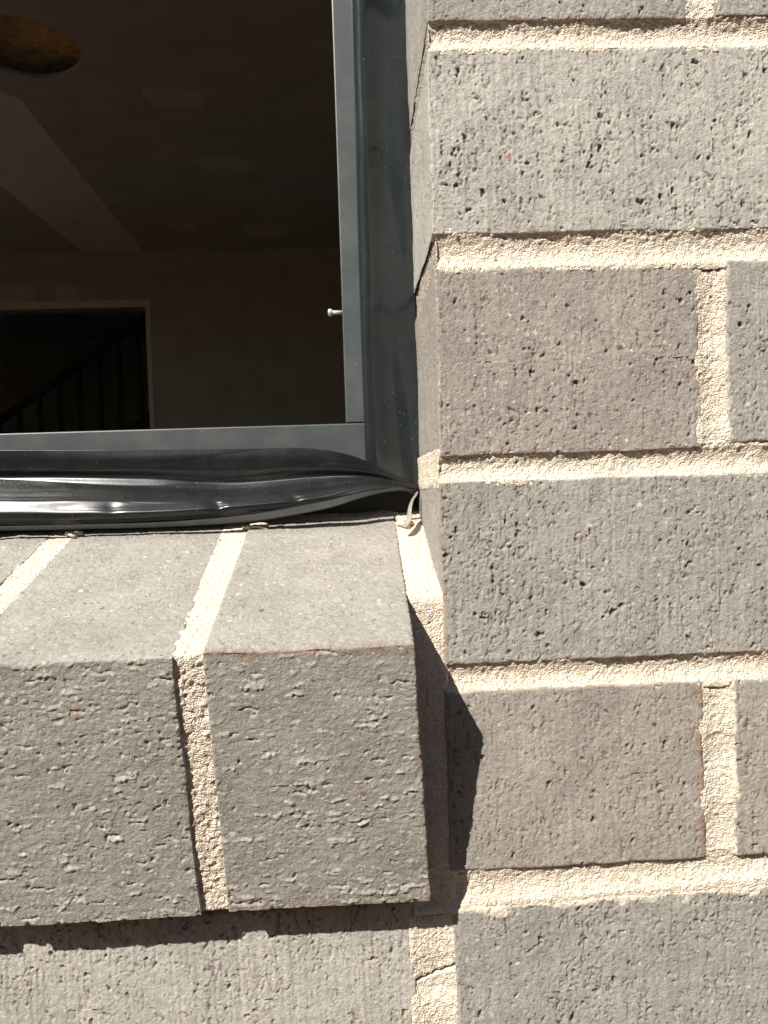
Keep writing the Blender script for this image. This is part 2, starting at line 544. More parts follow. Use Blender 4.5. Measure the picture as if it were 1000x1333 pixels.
def block(lo, hi, xs, ys, zs, faces, relief, seed, rad=1.6, chip=1.0, wave=0.35, profile=None, stain=None, smear=None, post=None, mskf=None):
    """a closed-front rounded block with relief. faces: {'F','L','R','T','B': how many lattice lines deep (None = all)};
    relief: {'F': (H, pit), ...}. Returns (vertices mm, quads, mask)."""
    nx, ny, nz = len(xs), len(ys), len(zs)
    quads = []
    idx = lambda i, j, k: (i * ny + j) * nz + k
    I, J, K = np.arange(nx), np.arange(ny), np.arange(nz)

    def grid(a, flip):
        q = np.stack([a[:-1, :-1], a[1:, :-1], a[1:, 1:], a[:-1, 1:]], -1).reshape(-1, 4)
        quads.append(q[:, ::-1] if flip else q)
    for f, lim in faces.items():
        Jl = J if lim is None else J[:np.searchsorted(ys, ys[0] + lim) + 1]
        if f == 'F':
            grid(idx(I[:, None], 0, K[None, :]), False)
        elif f == 'K':
            grid(idx(I[:, None], ny - 1, K[None, :]), True)
        elif f == 'L':
            grid(idx(0, Jl[:, None], K[None, :]), True)
        elif f == 'R':
            grid(idx(nx - 1, Jl[:, None], K[None, :]), False)
        elif f == 'T':
            grid(idx(I[:, None], Jl[None, :], nz - 1), False)
        elif f == 'B':
            grid(idx(I[:, None], Jl[None, :], 0), True)
    Q = np.concatenate(quads)
    u, inv = np.unique(Q, return_inverse=True)
    Q = inv.reshape(Q.shape)
    k = u % nz
    j = (u // nz) % ny
    i = u // (nz * ny)
    P = np.stack([xs[i], ys[j], zs[k]], 1)
    lo, hi = np.array(lo, float), np.array(hi, float)
    rng = np.random.default_rng(seed)
    n3 = (wob(P[:, 0], seed + 1, 1, 31) + wob(P[:, 1], seed + 2, 1, 29) + wob(P[:, 2], seed + 3, 1, 27))
    ck = wob(P[:, 0], seed + 4, 1, 60) * wob(P[:, 2], seed + 5, 1, 55) + 0.5 * wob(P[:, 0] + P[:, 2] + P[:, 1], seed + 6, 1, 17)
    r = np.clip(rad * (1 + 0.25 * n3) + chip * 1.8 * np.clip(ck - 0.75, 0, 1.2), 0.4, 6)[:, None]
    r = r + (0.9 * chip * np.clip(wob(P[:, 0], seed + 21, 1, 11) + wob(P[:, 1] + P[:, 2], seed + 22, 1, 9) - 0.35, 0, 1.5))[:, None]
    # the far (y) side is not rounded
    hi2 = hi.copy()
    hi2[1] += 50
    c = np.minimum(np.maximum(P, lo + r), hi2 - r)
    d = P - c
    ln = np.linalg.norm(d, axis=1, keepdims=True)
    N = d / np.maximum(ln, 1e-6)
    P2 = c + N * np.minimum(r, np.maximum(ln, r * 0 + 1e-6)) * (r / np.maximum(r, 1e-6))
    P2 = c + N * r
    loc = P - lo
    hgt = np.zeros(len(P))
    pit = np.zeros(len(P))
    for f, (Hm, Pm) in relief.items():
        ax, sg, uu, vv = {'F': (1, -1, 0, 2), 'K': (1, 1, 0, 2), 'L': (0, -1, 1, 2), 'R': (0, 1, 1, 2), 'T': (2, 1, 0, 1), 'B': (2, -1, 0, 1)}[f]
        w = np.clip(N[:, ax] * sg, 0, 1) ** 2
        hgt += w * sample(Hm, loc[:, uu], loc[:, vv])
        pit += w * sample(Pm, loc[:, uu], loc[:, vv])
    P2 = P2 + N * hgt[:, None]
    if profile is not None:
        w = np.clip(-N[:, 1], 0, 1)
        P2[:, 1] += w * profile(P, loc)
    P2[:, 2] += wob(P[:, 0], seed + 8, wave, 70) * np.where(loc[:, 2] > (hi[2] - lo[2]) / 2, 1, -0.7)
    P2[:, 0] += wob(P[:, 2], seed + 9, wave, 60) * np.where(loc[:, 0] > (hi[0] - lo[0]) / 2, 1, -0.5)
    msk = np.zeros((len(P), 4), np.float32)
    msk[:, 3] = 1
    msk[:, 0] = np.clip(pit, 0, 1)
    size = hi - lo
    nse = 0.5 + 0.5 * np.clip(wob(P[:, 0], seed + 12, 1, 23) * 0.6 + wob(P[:, 2], seed + 13, 1, 19) * 0.6 + rng.standard_normal(len(P)) * 0.35, -1, 1)
    dist = {'l': loc[:, 0], 'r': size[0] - loc[:, 0], 'b': loc[:, 2], 't': size[2] - loc[:, 2], 'f': loc[:, 1], 'fl': np.maximum(loc[:, 0], 0.6 * loc[:, 1]), 'ft': np.maximum(size[2] - loc[:, 2], 0.6 * loc[:, 1])}
    rag = (wob(P[:, 0] + 0.3 * P[:, 2], seed + 31, 1, 26) + 0.6 * wob(P[:, 2] + 0.2 * P[:, 0], seed + 32, 1, 13) + 0.5 * wob(P[:, 0], seed + 33, 1, 7) * wob(P[:, 2], seed + 34, 1, 5)
           + 0.12 * rng.standard_normal(len(P)))
    for ch, spec in ((1, stain), (2, smear)):
        if spec:
            v = np.zeros(len(P))
            for e, (amt, wid) in spec.items():
                if ch == 1:
                    v = np.maximum(v, amt * np.clip(1.6 - dist[e] / wid - (1 - nse) * 1.2, 0, 1))
                else:
                    v = np.maximum(v, min(1, amt * 1.3) * sstep(0.75 * rag + 0.15 + amt * 0.5 - dist[e] / wid, 0.0, 0.35))
            msk[:, ch] = np.clip(v, 0, 1)
    if mskf is not None:
        mskf(P, loc, msk)
    if post is not None:
        P2 = post(P2)
    return P2, Q, msk


def block_obj(name, data, m, parent, color=None):
    P, Q, msk = data
    me = pydata(name, P * MM, Q)
    at = me.attributes.new('msk', 'FLOAT_COLOR', 'POINT')
    at.data.foreach_set('color', msk.ravel())
    return link(name, me, m, parent, color)


STEP = 0.45
VIEWX, VIEWZ = (-235, 162), (-168, 330)


# ------------------------------------------------------------------ ground
g = box('ground', (-60000, -60000, -900), (60000, 60000, -780), M_GROUND)
tag(g, 'sandy ground outside the brick wall', None, 'structure')

# a plain unseen panel added behind the camera to dim sky fill and reflections
bf = box('added_sky_blocker', (-9000, -2150, -782), (9000, -2110, 1050), simple('dark_brown_blocker_paint', (0.075, 0.055, 0.042), 0.7, 0.3, 4, 0.2))
tag(bf, 'dark brown panel added behind the camera to dim the sky fill', None, 'structure')

# ------------------------------------------------------------------ brick wall
wall = thing('brick_wall', 'grey speckled brick wall with cream mortar at the window corner', 'wall')
LIGHT = (0.418, 0.400, 0.360)
DARK = (0.315, 0.288, 0.254)
MIDC = (0.328, 0.312, 0.281)
COOL = (0.324, 0.306, 0.275)
SILLC = (0.312, 0.296, 0.266)


def wall_brick(x0, x1, z0, z1, seed, color, y0=0.0, tilt=0.0, reveal=True, dens=1.0, depth=1.0, rad=1.5, lines=1.0, stain=None, smear=None):
    rad *= 0.6
    lo, hi = (x0, y0, z0), (x1, y0 + 108, z1)
    xs = lat(x0, x1, VIEWX, STEP, 0.85)
    zs = lat(z0, z1, VIEWZ, STEP, 1.2)
    ys = lat(y0, y0 + 108, (y0, y0 + 98), 1.1) if reveal else lat(y0, y0 + 108, (y0, y0 + 6), 1.0, 30)
    rel = {'F': brick_relief(x1 - x0, z1 - z0, seed, 'v', dens, depth, lines)}
    if reveal:
        rel['L'] = brick_relief(108, z1 - z0, seed + 500, 'v', 0.5 * dens, 0.6)
    lim = 9.0
    faces = {'F': None, 'L': None if reveal else lim, 'R': lim, 'T': lim, 'B': lim}
    ct, st = math.cos(math.radians(tilt)), math.sin(math.radians(tilt))

    def post(P):
        if tilt:
            a, b = P[:, 0] - x0, P[:, 2] - z1
            P = P.copy()
            P[:, 0], P[:, 2] = x0 + a * ct - b * st, z1 + a * st + b * ct
        return P
    return block_obj('brick', block(lo, hi, xs, ys, zs, faces, rel, seed, rad, stain=stain, smear=smear, post=post), M_BRICK, wall, color)


wall_brick(1.2, 106.6, 258.6, 334.5, 101, MIDC, stain={'b': (0.5, 2.0)}, smear={'b': (0.25, 1.2)})
wall_brick(118.0, 348, 260.2, 334.5, 102, COOL, reveal=False)
wall_brick(1.4, 231, 174.6, 247.8, 103, LIGHT, dens=1.2, depth=1.0, lines=1.3)
wall_brick(1.6, 109.0, 85.6, 161.2, 104, DARK, dens=0.9, depth=0.9, rad=1.9, stain={'r': (0.55, 2.5), 't': (0.45, 1.8), 'b': (0.45, 2.0)}, smear={'r': (0.35, 2), 't': (0.3, 1.2)})
wall_brick(120.4, 350, 87.8, 161.9, 105, COOL, reveal=False, smear={'l': (0.2, 2.0)})
wall_brick(0.8, 230, 0.9, 75.3, 106, MIDC, dens=1.15, depth=1.1, lines=1.4, stain={'fl': (0.75, 1.6), 'b': (0.3, 1.5)}, smear={'t': (0.3, 1.3)})
wall_brick(0.2, 107.6, -84.8, -9.9, 107, DARK, dens=0.9, depth=0.85, rad=1.9, stain={'r': (0.7, 4.0), 't': (0.35, 1.8)}, smear={'t': (0.3, 1.6)})
wall_brick(120.0, 350, -84.0, -10.6, 108, DARK, reveal=False, smear={'l': (0.75, 2.2)})
wall_brick(0.8, 230, -176.0, -100.4, 109, (0.312, 0.300, 0.270), tilt=1.25, reveal=False, dens=1.25, depth=1.1, lines=1.2, smear={'t': (0.75, 4.5)})
wall_brick(-245, -15.0, -171.0, -96.0, 110, (0.405, 0.386, 0.346), y0=0.8, reveal=False, dens=1.1, lines=1.8)

# the same wall beyond the picture: plain bricks that share two meshes
low = {}


def plain_brick(x0, x1, z0, z1, parent=wall):
    L = round(x1 - x0)
    H = round(z1 - z0)
    if (L, H) not in low:
        me = box_mesh('brick', (0, 0, 0), (L * MM, 0.108, H * MM), 0.0016)
        me.materials.append(M_BRICK)
        low[(L, H)] = me
    o = bpy.data.objects.new('brick', low[(L, H)])
    COL.objects.link(o)
    o.parent = parent
    o.location = (x0 * MM, random.uniform(-0.4, 0.6) * MM, z0 * MM)
    t = random.choice((LIGHT, MIDC, DARK, MIDC))
    o.color = (*[c * random.uniform(0.97, 1.03) for c in t], 1)
    return o


WIN_L = -1262.0
HEAD_N = -10                                                   # courses from here up run over the window head
for n in range(-13, 13):
    z0, z1 = (4 - n) * 86.0, (4 - n) * 86.0 + 76
    header = n % 2 == 1
    done = {1: 2, 2: 1, 3: 2, 4: 1, 5: 2, 6: 1}.get(n, 0)
    x = 1.0
    k = 0
    while x < 900:
        L = 110 if (header and k == 0) else 230
        if k >= done:
            plain_brick(x + (0.0 if not done else 1.0), x + L, z0, z1)
        x += L + 10
        k += 1
    if n >= 6:                                                  # below the sill
        x = -15.0 if n == 6 else (-10.0 if header else -15.0)
        k = 0
        while x > -1500:
            L = 110 if (header and k == 0) else 230
            if not (n == 6 and k == 0):
                plain_brick(x - L, x, z0, z1)
            x -= L + 10
            k += 1
    elif n <= HEAD_N:
        x = -9.0
        while x > -1500:
            L = 230
            plain_brick(x - L, x, z0, z1)
            x -= L + 10
    else:
        if n < 5:
            L = 110 if header else 230
            plain_brick(WIN_L - L, WIN_L, z0, z1)


def bed_joint(x0, x1, z0, z1, seed, y0=0.4, dip=2.5, xrec=0.0, slope=0.0, tail=3.0, side=95, dirt=0.0):
    """mortar bed between two courses, tooled hollow; xrec = how far it sits back from the reveal"""
    lo, hi = (x0 + xrec, y0, z0 - tail), (x1, y0 + 108, z1 + tail)
    xs, zs = lat(lo[0], hi[0], VIEWX, 0.5, 1.2), lat(lo[2], hi[2], (lo[2], hi[2]), 0.45)
    ys = lat(y0, y0 + 108, (y0, y0 + side), 1.2)
    H = hi[2] - lo[2]
    rel = {'F': mortar_relief(hi[0] - lo[0], H, seed), 'L': mortar_relief(108, H, seed + 1)}

    def prof(P, loc):
        zc = P[:, 2] - slope * P[:, 0]
        t = np.clip((zc - z0) / (z1 - z0), 0, 1)
        a = 1 - (2 * t - 1) ** 2
        w = 1 + 0.12 * wob(P[:, 0], seed + 3, 1, 55)
        return dip * w * a + 0.45 * sstep(t, 0.75, 1.0) + 0.14 * wob(P[:, 0], seed + 4, 1, 45)

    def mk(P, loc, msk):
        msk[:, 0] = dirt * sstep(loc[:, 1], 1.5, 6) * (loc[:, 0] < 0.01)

    def post(P):
        P = P.copy()
        P[:, 2] += slope * P[:, 0]
        return P
    return block_obj('mortar_joint', block(lo, hi, xs, ys, zs, {'F': None, 'L': None}, rel, seed, 1.2, 0, 0.1, profile=prof, post=post, mskf=mk), M_MORTAR, wall)


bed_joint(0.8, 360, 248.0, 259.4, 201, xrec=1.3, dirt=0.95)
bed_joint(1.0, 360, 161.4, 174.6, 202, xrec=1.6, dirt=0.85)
bed_joint(0.6, 360, 75.3, 86.4, 203, xrec=0.2)
bed_joint(0.3, 360, -10.4, 1.0, 204, xrec=0.6)
bed_joint(-15.0, 360, -99.2, -85.0, 205, dip=2.2, y0=0.2, slope=0.018)


def perp_joint(x0, x1, z0, z1, seed, y0=0.7, dip=1.2, crack=None, tail=2.5):
    lo, hi = (x0 - tail, y0, z0), (x1 + tail, y0 + 60, z1)
    xs, zs = lat(lo[0], hi[0], (lo[0], hi[0]), 0.45), lat(z0, z1, VIEWZ, 0.5)
    ys = np.array([y0, y0 + 3, y0 + 10, y0 + 60])
    rel = {'F': mortar_relief(hi[0] - lo[0], z1 - z0, seed)}

    def prof(P, loc):
        t = np.clip((P[:, 0] - x0) / (x1 - x0), 0, 1)
        v = dip * (1 - (2 * t - 1) ** 2) + 0.5 * wob(P[:, 2], seed + 4, 1, 30)
        ed = np.minimum(P[:, 2] - z0, z1 - P[:, 2])
        v = v + 3.2 * (1 - sstep(ed, 0.5, 5.5))
        if crack is not None:
            zc = crack[0] + (crack[1] - crack[0]) * t + wob(P[:, 0], seed + 5, 0.5, 7)
            v = v + 3.0 * np.exp(-((P[:, 2] - zc) / 0.55) ** 2)
        return v
    return block_obj('mortar_joint', block(lo, hi, xs, ys, zs, {'F': None}, rel, seed, 0.8, 0, 0.1, profile=prof), M_MORTAR, wall)


perp_joint(106.8, 118.0, 256.5, 336, 211)
perp_joint(109.2, 120.2, 83.0, 164.0, 212)
perp_joint(107.8, 119.8, -88.0, -7.5, 213)
perp_joint(-15.0, 0.8, -176.0, -96.0, 214, y0=0.9, dip=0.8, crack=(-130.3, -124.6))

# mortar behind everything else of the wall, set back from the brick faces
box('mortar', (9, 5.5, -760), (905, 100, 1550), M_MORTAR, wall)
box('mortar', (-1500, 5.5, -760), (9, 100, -99), M_MORTAR, wall)
box('mortar', (-1500, 5.5, -99), (WIN_L - 6, 100, 1550), M_MORTAR, wall)
box('mortar', (WIN_L - 6, 5.5, 1209), (9, 100, 1550), M_MORTAR, wall)

# ------------------------------------------------------------------ sloping brick sill
sill = thing('brick_sill', 'sloping sill of grey bricks on edge below the window', 'sill')
SL = math.radians(17.5)
TILT = math.tan(math.radians(5.4))                 # the fronts hang a little steeper than square
SY, SZ = -38.3, 17.6


def sill_xf(P, lean=0.0):
    """local (x, along the slope, up) to the world, in mm"""
    y = P[:, 1] + P[:, 2] * -TILT * 0
    z = P[:, 2]
    yy = y + TILT * z * np.clip(1 - y / 40, 0, 1)
    c, s = math.cos(SL), math.sin(SL)
    return np.stack([P[:, 0] + lean * (-z / 108.0), SY + yy * c - z * s, SZ + yy * s + z * c], 1)


def sill_brick(x0, x1, seed, color, dz=0.0, h=107.5, dy=0.0, side=False, stain=None, smear=None, dens=1.0, depth=1.0, skew=0.0, flare=0.0):
    lo, hi = (x0, dy, dz - h), (x1, 190, dz)
    xs = lat(x0, x1, VIEWX, STEP)
    ys = lat(dy, 190, (dy, 140), STEP)
    zs = lat(lo[2], hi[2], (lo[2], hi[2]), STEP)
    rel = {'F': brick_relief(x1 - x0, h, seed, 'u', 0.9 * dens, 1.0 * depth, 0.4), 'T': brick_relief(x1 - x0, 190, seed + 50, 'u', 0.9 * dens, 1.15 * depth, 0.5)}
    rel['T'] = (rel['T'][0], rel['T'][1] * 0.0)
    if side:
        rel['R'] = brick_relief(190, h, seed + 70, 'u', 0.5, 0.5)
    faces = {'F': None, 'T': None, 'L': 60, 'R': 60, 'B': 60}

    def post(P):
        P = P.copy()
        P[:, 0] += skew * P[:, 1] + (-P[:, 2] / 108.0) * (1.6 + flare * (P[:, 0] - x0) / (x1 - x0))
        return sill_xf(P)
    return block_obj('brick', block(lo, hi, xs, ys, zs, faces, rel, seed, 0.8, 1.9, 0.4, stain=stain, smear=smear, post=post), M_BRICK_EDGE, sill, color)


SA = (-89.4, -14.2)
SB = (-176.6, -99.9)
SC = (-264.0, -187.6)
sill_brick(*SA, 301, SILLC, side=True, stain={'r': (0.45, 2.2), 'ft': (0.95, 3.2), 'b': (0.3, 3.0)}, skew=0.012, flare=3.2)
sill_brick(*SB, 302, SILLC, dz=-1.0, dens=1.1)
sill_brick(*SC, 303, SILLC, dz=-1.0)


def low_sill(x0):
    me = low.get('sill')
    if me is None:
        me = box_mesh('brick', (0, 0, -0.111), (0.076, 0.19, 0), 0.0016)
        me.materials.append(M_BRICK)
        low['sill'] = me
    o = bpy.data.objects.new('brick', me)
    COL.objects.link(o)
    o.parent = sill
    o.location = (x0 * MM, SY * MM, SZ * MM)
    o.rotation_euler = (SL, 0, 0)
    o.color = (*random.choice((LIGHT, MIDC, DARK)), 1)


x = SC[0] - 11
while x > WIN_L + 20:
    low_sill(x - 76)
    x -= 87


def sill_joint(x0, x1, seed, recf=1.6, rect=1.1, tail=2.0, h=108.4, tone=0.0):
    lo, hi = (x0 - tail, recf, -h), (x1 + tail, 190, -rect)
    xs, ys, zs = lat(lo[0], hi[0], (lo[0], hi[0]), 0.45), lat(lo[1], 190, (lo[1], 140), 0.55), lat(lo[2], hi[2], (lo[2], hi[2]), 0.55)
    rel = {'F': mortar_relief(hi[0] - lo[0], h, seed, 1.2), 'T': mortar_relief(hi[0] - lo[0], 190, seed + 1, 0.9)}
    return block_obj('mortar_joint', block(lo, hi, xs, ys, zs, {'F': None, 'T': None, 'B': 60}, rel, seed, 1.6, 0, 0.2, post=lambda P: sill_xf(P, 1.6)), M_MORTAR, sill)


sill_joint(SB[1], SA[0], 311)
sill_joint(SC[1], SB[1] - 76.7, 312)
o = box('mortar', (WIN_L, 6, -108), (SC[0] + 3, 186, -4), M_MORTAR, sill)
o.location = (0, SY * MM, SZ * MM)
o.rotation_euler = (SL, 0, 0)


def end_joint(seed):
    """mortar filling the gap between the end brick and the jamb: sloping on top, upright and flush with the wall in front"""
    z_top = SZ + (0 - SY) * math.tan(SL)             # where the sill plane meets the wall face
    lo, hi = (-16.5, 0.9, -100.0), (3.2, 150.0, z_top)
    xs, ys, zs = lat(lo[0], hi[0], (lo[0], hi[0]), 0.45), lat(0.9, 150, (0.9, 112), 0.55), lat(lo[2], hi[2], (lo[2], hi[2]), 0.55)
    rel = {'F': mortar_relief(hi[0] - lo[0], hi[2] - lo[2], seed, 0.8), 'T': mortar_relief(hi[0] - lo[0], 150, seed + 1, 0.8)}

    def post(P):
        P = P.copy()
        k = np.clip((P[:, 2] - (z_top - 40)) / 40, 0, 1)
        P[:, 2] += k * (P[:, 1] * math.tan(SL) - 0.6 + 0.035 * np.clip(P[:, 1], 0, 200) * 0)
        return P

    def mk(P, loc, msk):
        v = wob(P[:, 0], seed + 5, 1, 9) + wob(P[:, 2], seed + 6, 1, 21) + 0.4 * np.random.default_rng(seed).standard_normal(len(P))
        msk[:, 1] = np.clip(v * 0.30 - 0.2, 0, 0.35) * (P[:, 2] < -8)
    return block_obj('mortar_joint', block(lo, hi, xs, ys, zs, {'F': None, 'T': None, 'B': 40}, rel, seed, 3.0, 0, 0.3, post=post, mskf=mk), M_MORTAR, sill)


end_joint(321)


def crumb(p, r, seed):
    bm = bmesh.new()
    bmesh.ops.create_icosphere(bm, subdivisions=4, radius=1)
    rng = np.random.default_rng(seed)
    ph = rng.uniform(0, 6.28, (8, 3))
    fr = rng.uniform(1.0, 6, (8, 3))
    for v in bm.verts:
        c = np.array(v.co)
        k = 1 + sum(0.10 * math.sin(float(fr[i] @ c + ph[i, 0])) for i in range(8)) + random.uniform(-0.05, 0.05)
        v.co = Vector((c * k * np.array(r) + np.array(p)).tolist()) * MM
    me = bpy.data.meshes.new('mortar_crumb')
    bm.to_mesh(me)
    bm.free()
    for pl in me.polygons:
        pl.use_smooth = True
    return link('mortar_crumb', me, M_MORTAR, sill)


def sill_z(Y):
    return SZ + (Y - SY) * math.tan(SL)


crumb((-9.0, 83, sill_z(83) - 0.6), (4.6, 8, 3.6), 5)
crumb((-84.0, 84, sill_z(84) - 0.2), (5.5, 4, 2.2), 7)
crumb((-175.0, 84, sill_z(84) - 0.5), (4.5, 4, 2.0), 8)

# ------------------------------------------------------------------ window
FY = 96.0                                            # front of the frame
WZ0, WZ1 = 109.2, 1195.0                              # glass opening
win = thing('window', 'dark grey aluminium window with clear glass beside the brick jamb', 'window', (0, 0.096, 0))


def wbox(name, lo, hi, m, bevel=0.0, segs=1):
    o = box(name, (lo[0], lo[1] - FY, lo[2]), (hi[0], hi[1] - FY, hi[2]), m, win, bevel, segs)
    return o


wbox('frame_jamb', (-36.6, FY, WZ0 - 0.2), (-4, FY + 60, WZ1 + 30), M_FRAME, 0.7, 2)
wbox('frame_rail', (WIN_L + 4, FY - 0.6, WZ0 - 24), (-4.5, FY + 60, WZ0 - 0.7), M_FRAME, 0.7, 2)
wbox('frame_jamb', (WIN_L + 4, FY, WZ0 - 0.2), (WIN_L + 36, FY + 60, WZ1 + 30), M_FRAME, 0.7, 2)
wbox('frame_head', (WIN_L + 36.5, FY, WZ1), (-37.1, FY + 60, WZ1 + 30), M_FRAME, 0.7, 2)
wbox('glass', (WIN_L + 33, FY + 12, WZ0 - 4), (-34, FY + 16, WZ1 + 4), M_GLASS)


def lathe(name, prof, n, m, parent, axis, origin):
    """prof: (radius, distance along axis) in mm"""
    ax = Vector(axis).normalized()
    q = Vector((0, 0, 1)).rotation_difference(ax)
    V, F = [], []
    for r, d in prof:
        for k in range(n):
            a = 2 * math.pi * k / n
            p = q @ Vector((r * math.cos(a), r * math.sin(a), d)) + Vector(origin)
            V.append(tuple(p * MM))
    for i in range(len(prof) - 1):
        for k in range(n):
            F.append((i * n + k, i * n + (k + 1) % n, (i + 1) * n + (k + 1) % n, (i + 1) * n + k))
    F.append(tuple(range(n))[::-1])
    F.append(tuple((len(prof) - 1) * n + k for k in range(n)))
    return link(name, pydata(name, V, F), m, parent)


wbox('sun_gap_blocker', (WIN_L + 10, FY + 4, 48), (-2, FY + 14, WZ0 - 24.5), M_GAP_FILL)  # dark filler added to block sun leaking in below the rail
lathe('locking_pin', [(1.1, 0), (1.1, 5.6), (1.0, 5.7), (1.9, 6.2), (2.0, 7.6), (1.5, 8.2)], 20, M_PIN, win, (-1, -0.05, 0.0), (-35.9, 4.0, 167.4))


# ------------------------------------------------------------------ black plastic flashing
def ray(u, v):
    return CR @ np.array([(u - 500) / FPX, 1, (666.5 - v) / FPX])


def at(u, v, Y):
    d = ray(u, v)
    return CAM + d * (Y - CAM[1]) / d[1]


def spline(P, n):
    """Catmull-Rom through the rows of P (k, ...)"""
    P = np.asarray(P, float)
    k = len(P)
    t = np.linspace(0, k - 1, n)
    i = np.clip(t.astype(int), 0, k - 2)
    f = (t - i).reshape((-1,) + (1,) * (P.ndim - 1))
    p0 = P[np.clip(i - 1, 0, k - 1)]
    p1, p2 = P[i], P[i + 1]
    p3 = P[np.clip(i + 2, 0, k - 1)]
    return 0.5 * (2 * p1 + (p2 - p0) * f + (2 * p0 - 5 * p1 + 4 * p2 - p3) * f ** 2 + (3 * p1 - p0 - 3 * p2 + p3) * f ** 3)


def sheet(name, G, m, parent, thick=0.5):
    """thin sheet with real thickness from a grid of points (a, b, 3) in mm"""
    a, b = G.shape[:2]
    du, dv = np.gradient(G, axis=0), np.gradient(G, axis=1)
    N = np.cross(du, dv)
    N /= np.maximum(np.linalg.norm(N, axis=2, keepdims=True), 1e-6)
    V = np.concatenate([G.reshape(-1, 3), (G - N * thick).reshape(-1, 3)])
    id_ = np.arange(a * b).reshape(a, b)
    q = np.stack([id_[:-1, :-1], id_[1:, :-1], id_[1:, 1:], id_[:-1, 1:]], -1).reshape(-1, 4)
    F = [q, q[:, ::-1] + a * b]
    for e, fl in ((id_[0], 0), (id_[-1], 1), (id_[:, 0], 1), (id_[:, -1], 0)):
        s = np.stack([e[:-1], e[1:], e[1:] + a * b, e[:-1] + a * b], -1)
        F.append(s[:, ::-1] if fl else s)
    return link(name, pydata(name, V * MM, np.concatenate(F)), m, parent)


# upright strip between frame and brick: a rolled fold, then a flat web
zz = np.concatenate([np.linspace(72, 340, 120), np.linspace(360, 1220, 30)])
prof = [(-27.0, 1.5), (-26.8, -1.2), (-26.0, -3.2), (-24.5, -4.7), (-22.5, -5.4), (-20.5, -5.2), (-18.0, -4.2), (-15.5, -3.0), (-13, -2.2), (-10, -1.7), (-6, -1.5),
        (-2, -1.4), (0.5, -1.2), (2.2, -1.0)]
prof = spline(prof, 70)
G = np.zeros((len(zz), len(prof), 3))
for i, z in enumerate(zz):
    amp = 1 + 0.10 * math.sin(z / 37.0) + 0.06 * math.sin(z / 13.0 + 1)
    low_end = float(sstep(np.array(z), 78, 120))
    G[i, :, 0] = prof[:, 0] + 0.35 * math.sin(z / 60.0 + 2)
    G[i, :, 1] = FY - 0.5 + prof[:, 1] * amp * (0.55 + 0.45 * low_end) + 0.25 * np.sin(z / 21.0 + prof[:, 0] * 0.3)
    G[i, :, 2] = z
o = sheet('jamb_flashing', G[:, ::-1], M_STRIP, None, 0.6)
tag(o, 'dark glossy plastic strip between window frame and brick jamb', 'flashing')

fl = thing('sill_flashing', 'black plastic sheet bunched in folds along the brick sill', 'flashing')
US = [-420, -150, 0, 100, 200, 300, 400, 450, 490, 525, 545]
TAB = [  # pixel height down the sheet, then depth, for each fold line
    ([587, 586, 585, 585, 584, 583, 582, 590, 605, 623, 632], [91.8, 91.8, 91.8, 91.8, 91.8, 91.8, 89.5, 87, 87, 90, 92.5]),
    ([598, 598, 597, 598, 597, 596, 596, 600, 610, 625, 632.5], [91.6, 91.6, 91.6, 91.2, 91, 91, 89, 87, 87, 90, 92.5]),
    ([613, 613, 612, 611, 611, 612, 610, 612, 617, 627, 633], [92.6, 92.4, 92.4, 92, 91.4, 91.2, 89.5, 87.5, 87.5, 90, 92.5]),
    ([622, 622, 621, 621, 623, 628, 621, 619, 621, 629, 633.4], [95, 95, 95, 94.6, 94.2, 94, 92, 90, 89, 90, 92.5]),
    ([632, 632, 631, 631, 635, 639, 628, 623, 624, 630.5, 633.8], [92, 92, 92, 92, 91.5, 91, 90, 88.5, 88, 89.5, 92.3]),
    ([645, 645, 645, 645, 647, 646, 637, 630, 627, 632, 634.2], [84.5, 84.5, 84.5, 84.5, 84.5, 85, 85.5, 85.5, 86, 89, 92]),
    ([651, 651, 651, 651, 652, 650, 641, 634, 630, 633, 634.6], [80.4, 80.4, 80.4, 80.4, 80.6, 81.2, 81.5, 82, 83, 88, 92]),
    ([659.5, 659.5, 659.5, 659.5, 659, 654, 645, 637, 631.5, 633.5, 634.8], [78.8, 78.8, 78.8, 78.8, 79, 79.6, 80, 80.5, 82, 87.5, 92]),
    ([668, 668, 668, 668, 666, 659, 649, 640, 633, 634, 635], [77.2, 77.2, 77.2, 77.1, 76.8, 77.8, 78.6, 79.5, 81, 87, 92]),
    ([678, 678, 678, 677, 674, 666, 654, 644, 636, 635.5, 635.4], [77.6, 77.6, 77.6, 77.6, 77.8, 78.4, 78.5, 78.5, 80, 87, 92]),
    ([684, 684, 684, 683, 679, 672, 658, 647, 638, 636.5, 635.8], [81, 81, 81, 81, 81, 81, 80, 80, 81, 88, 92]),
    ([686, 686, 686, 685, 681, 674, 660, 649, 639, 637, 636], [92, 92, 92, 92, 92, 92, 92, 92, 92, 93, 94]),
]
Gc = np.array([[at(u, v, y) for u, v, y in zip(US, vs_, ys_)] for vs_, ys_ in TAB])      # (fold, station, 3)
far = Gc[:, :1].copy()
far[:, :, 0] += -1248 - far[:, :, 0]
mid = Gc[:, :1].copy()
mid[:, :, 0] += -800 - mid[:, :, 0]
Gc = np.concatenate([far, mid, Gc], axis=1)            # on along the sill to the other jamb
tt = np.linspace(0, len(Gc) - 1, 132)
ti = np.clip(tt.astype(int), 0, len(Gc) - 2)
tf = (tt - ti)[:, None, None]
G = Gc[ti] * (1 - tf) + Gc[ti + 1] * tf                # flat facets with soft creases between them
for _ in range(2):
    Gp = np.concatenate([G[:1]] * 2 + [G] + [G[-1:]] * 2)
    G = sum(Gp[k:k + len(G)] for k in range(5)) / 5
G = spline(np.swapaxes(G, 0, 1), 300)                 # (station, fold, 3)
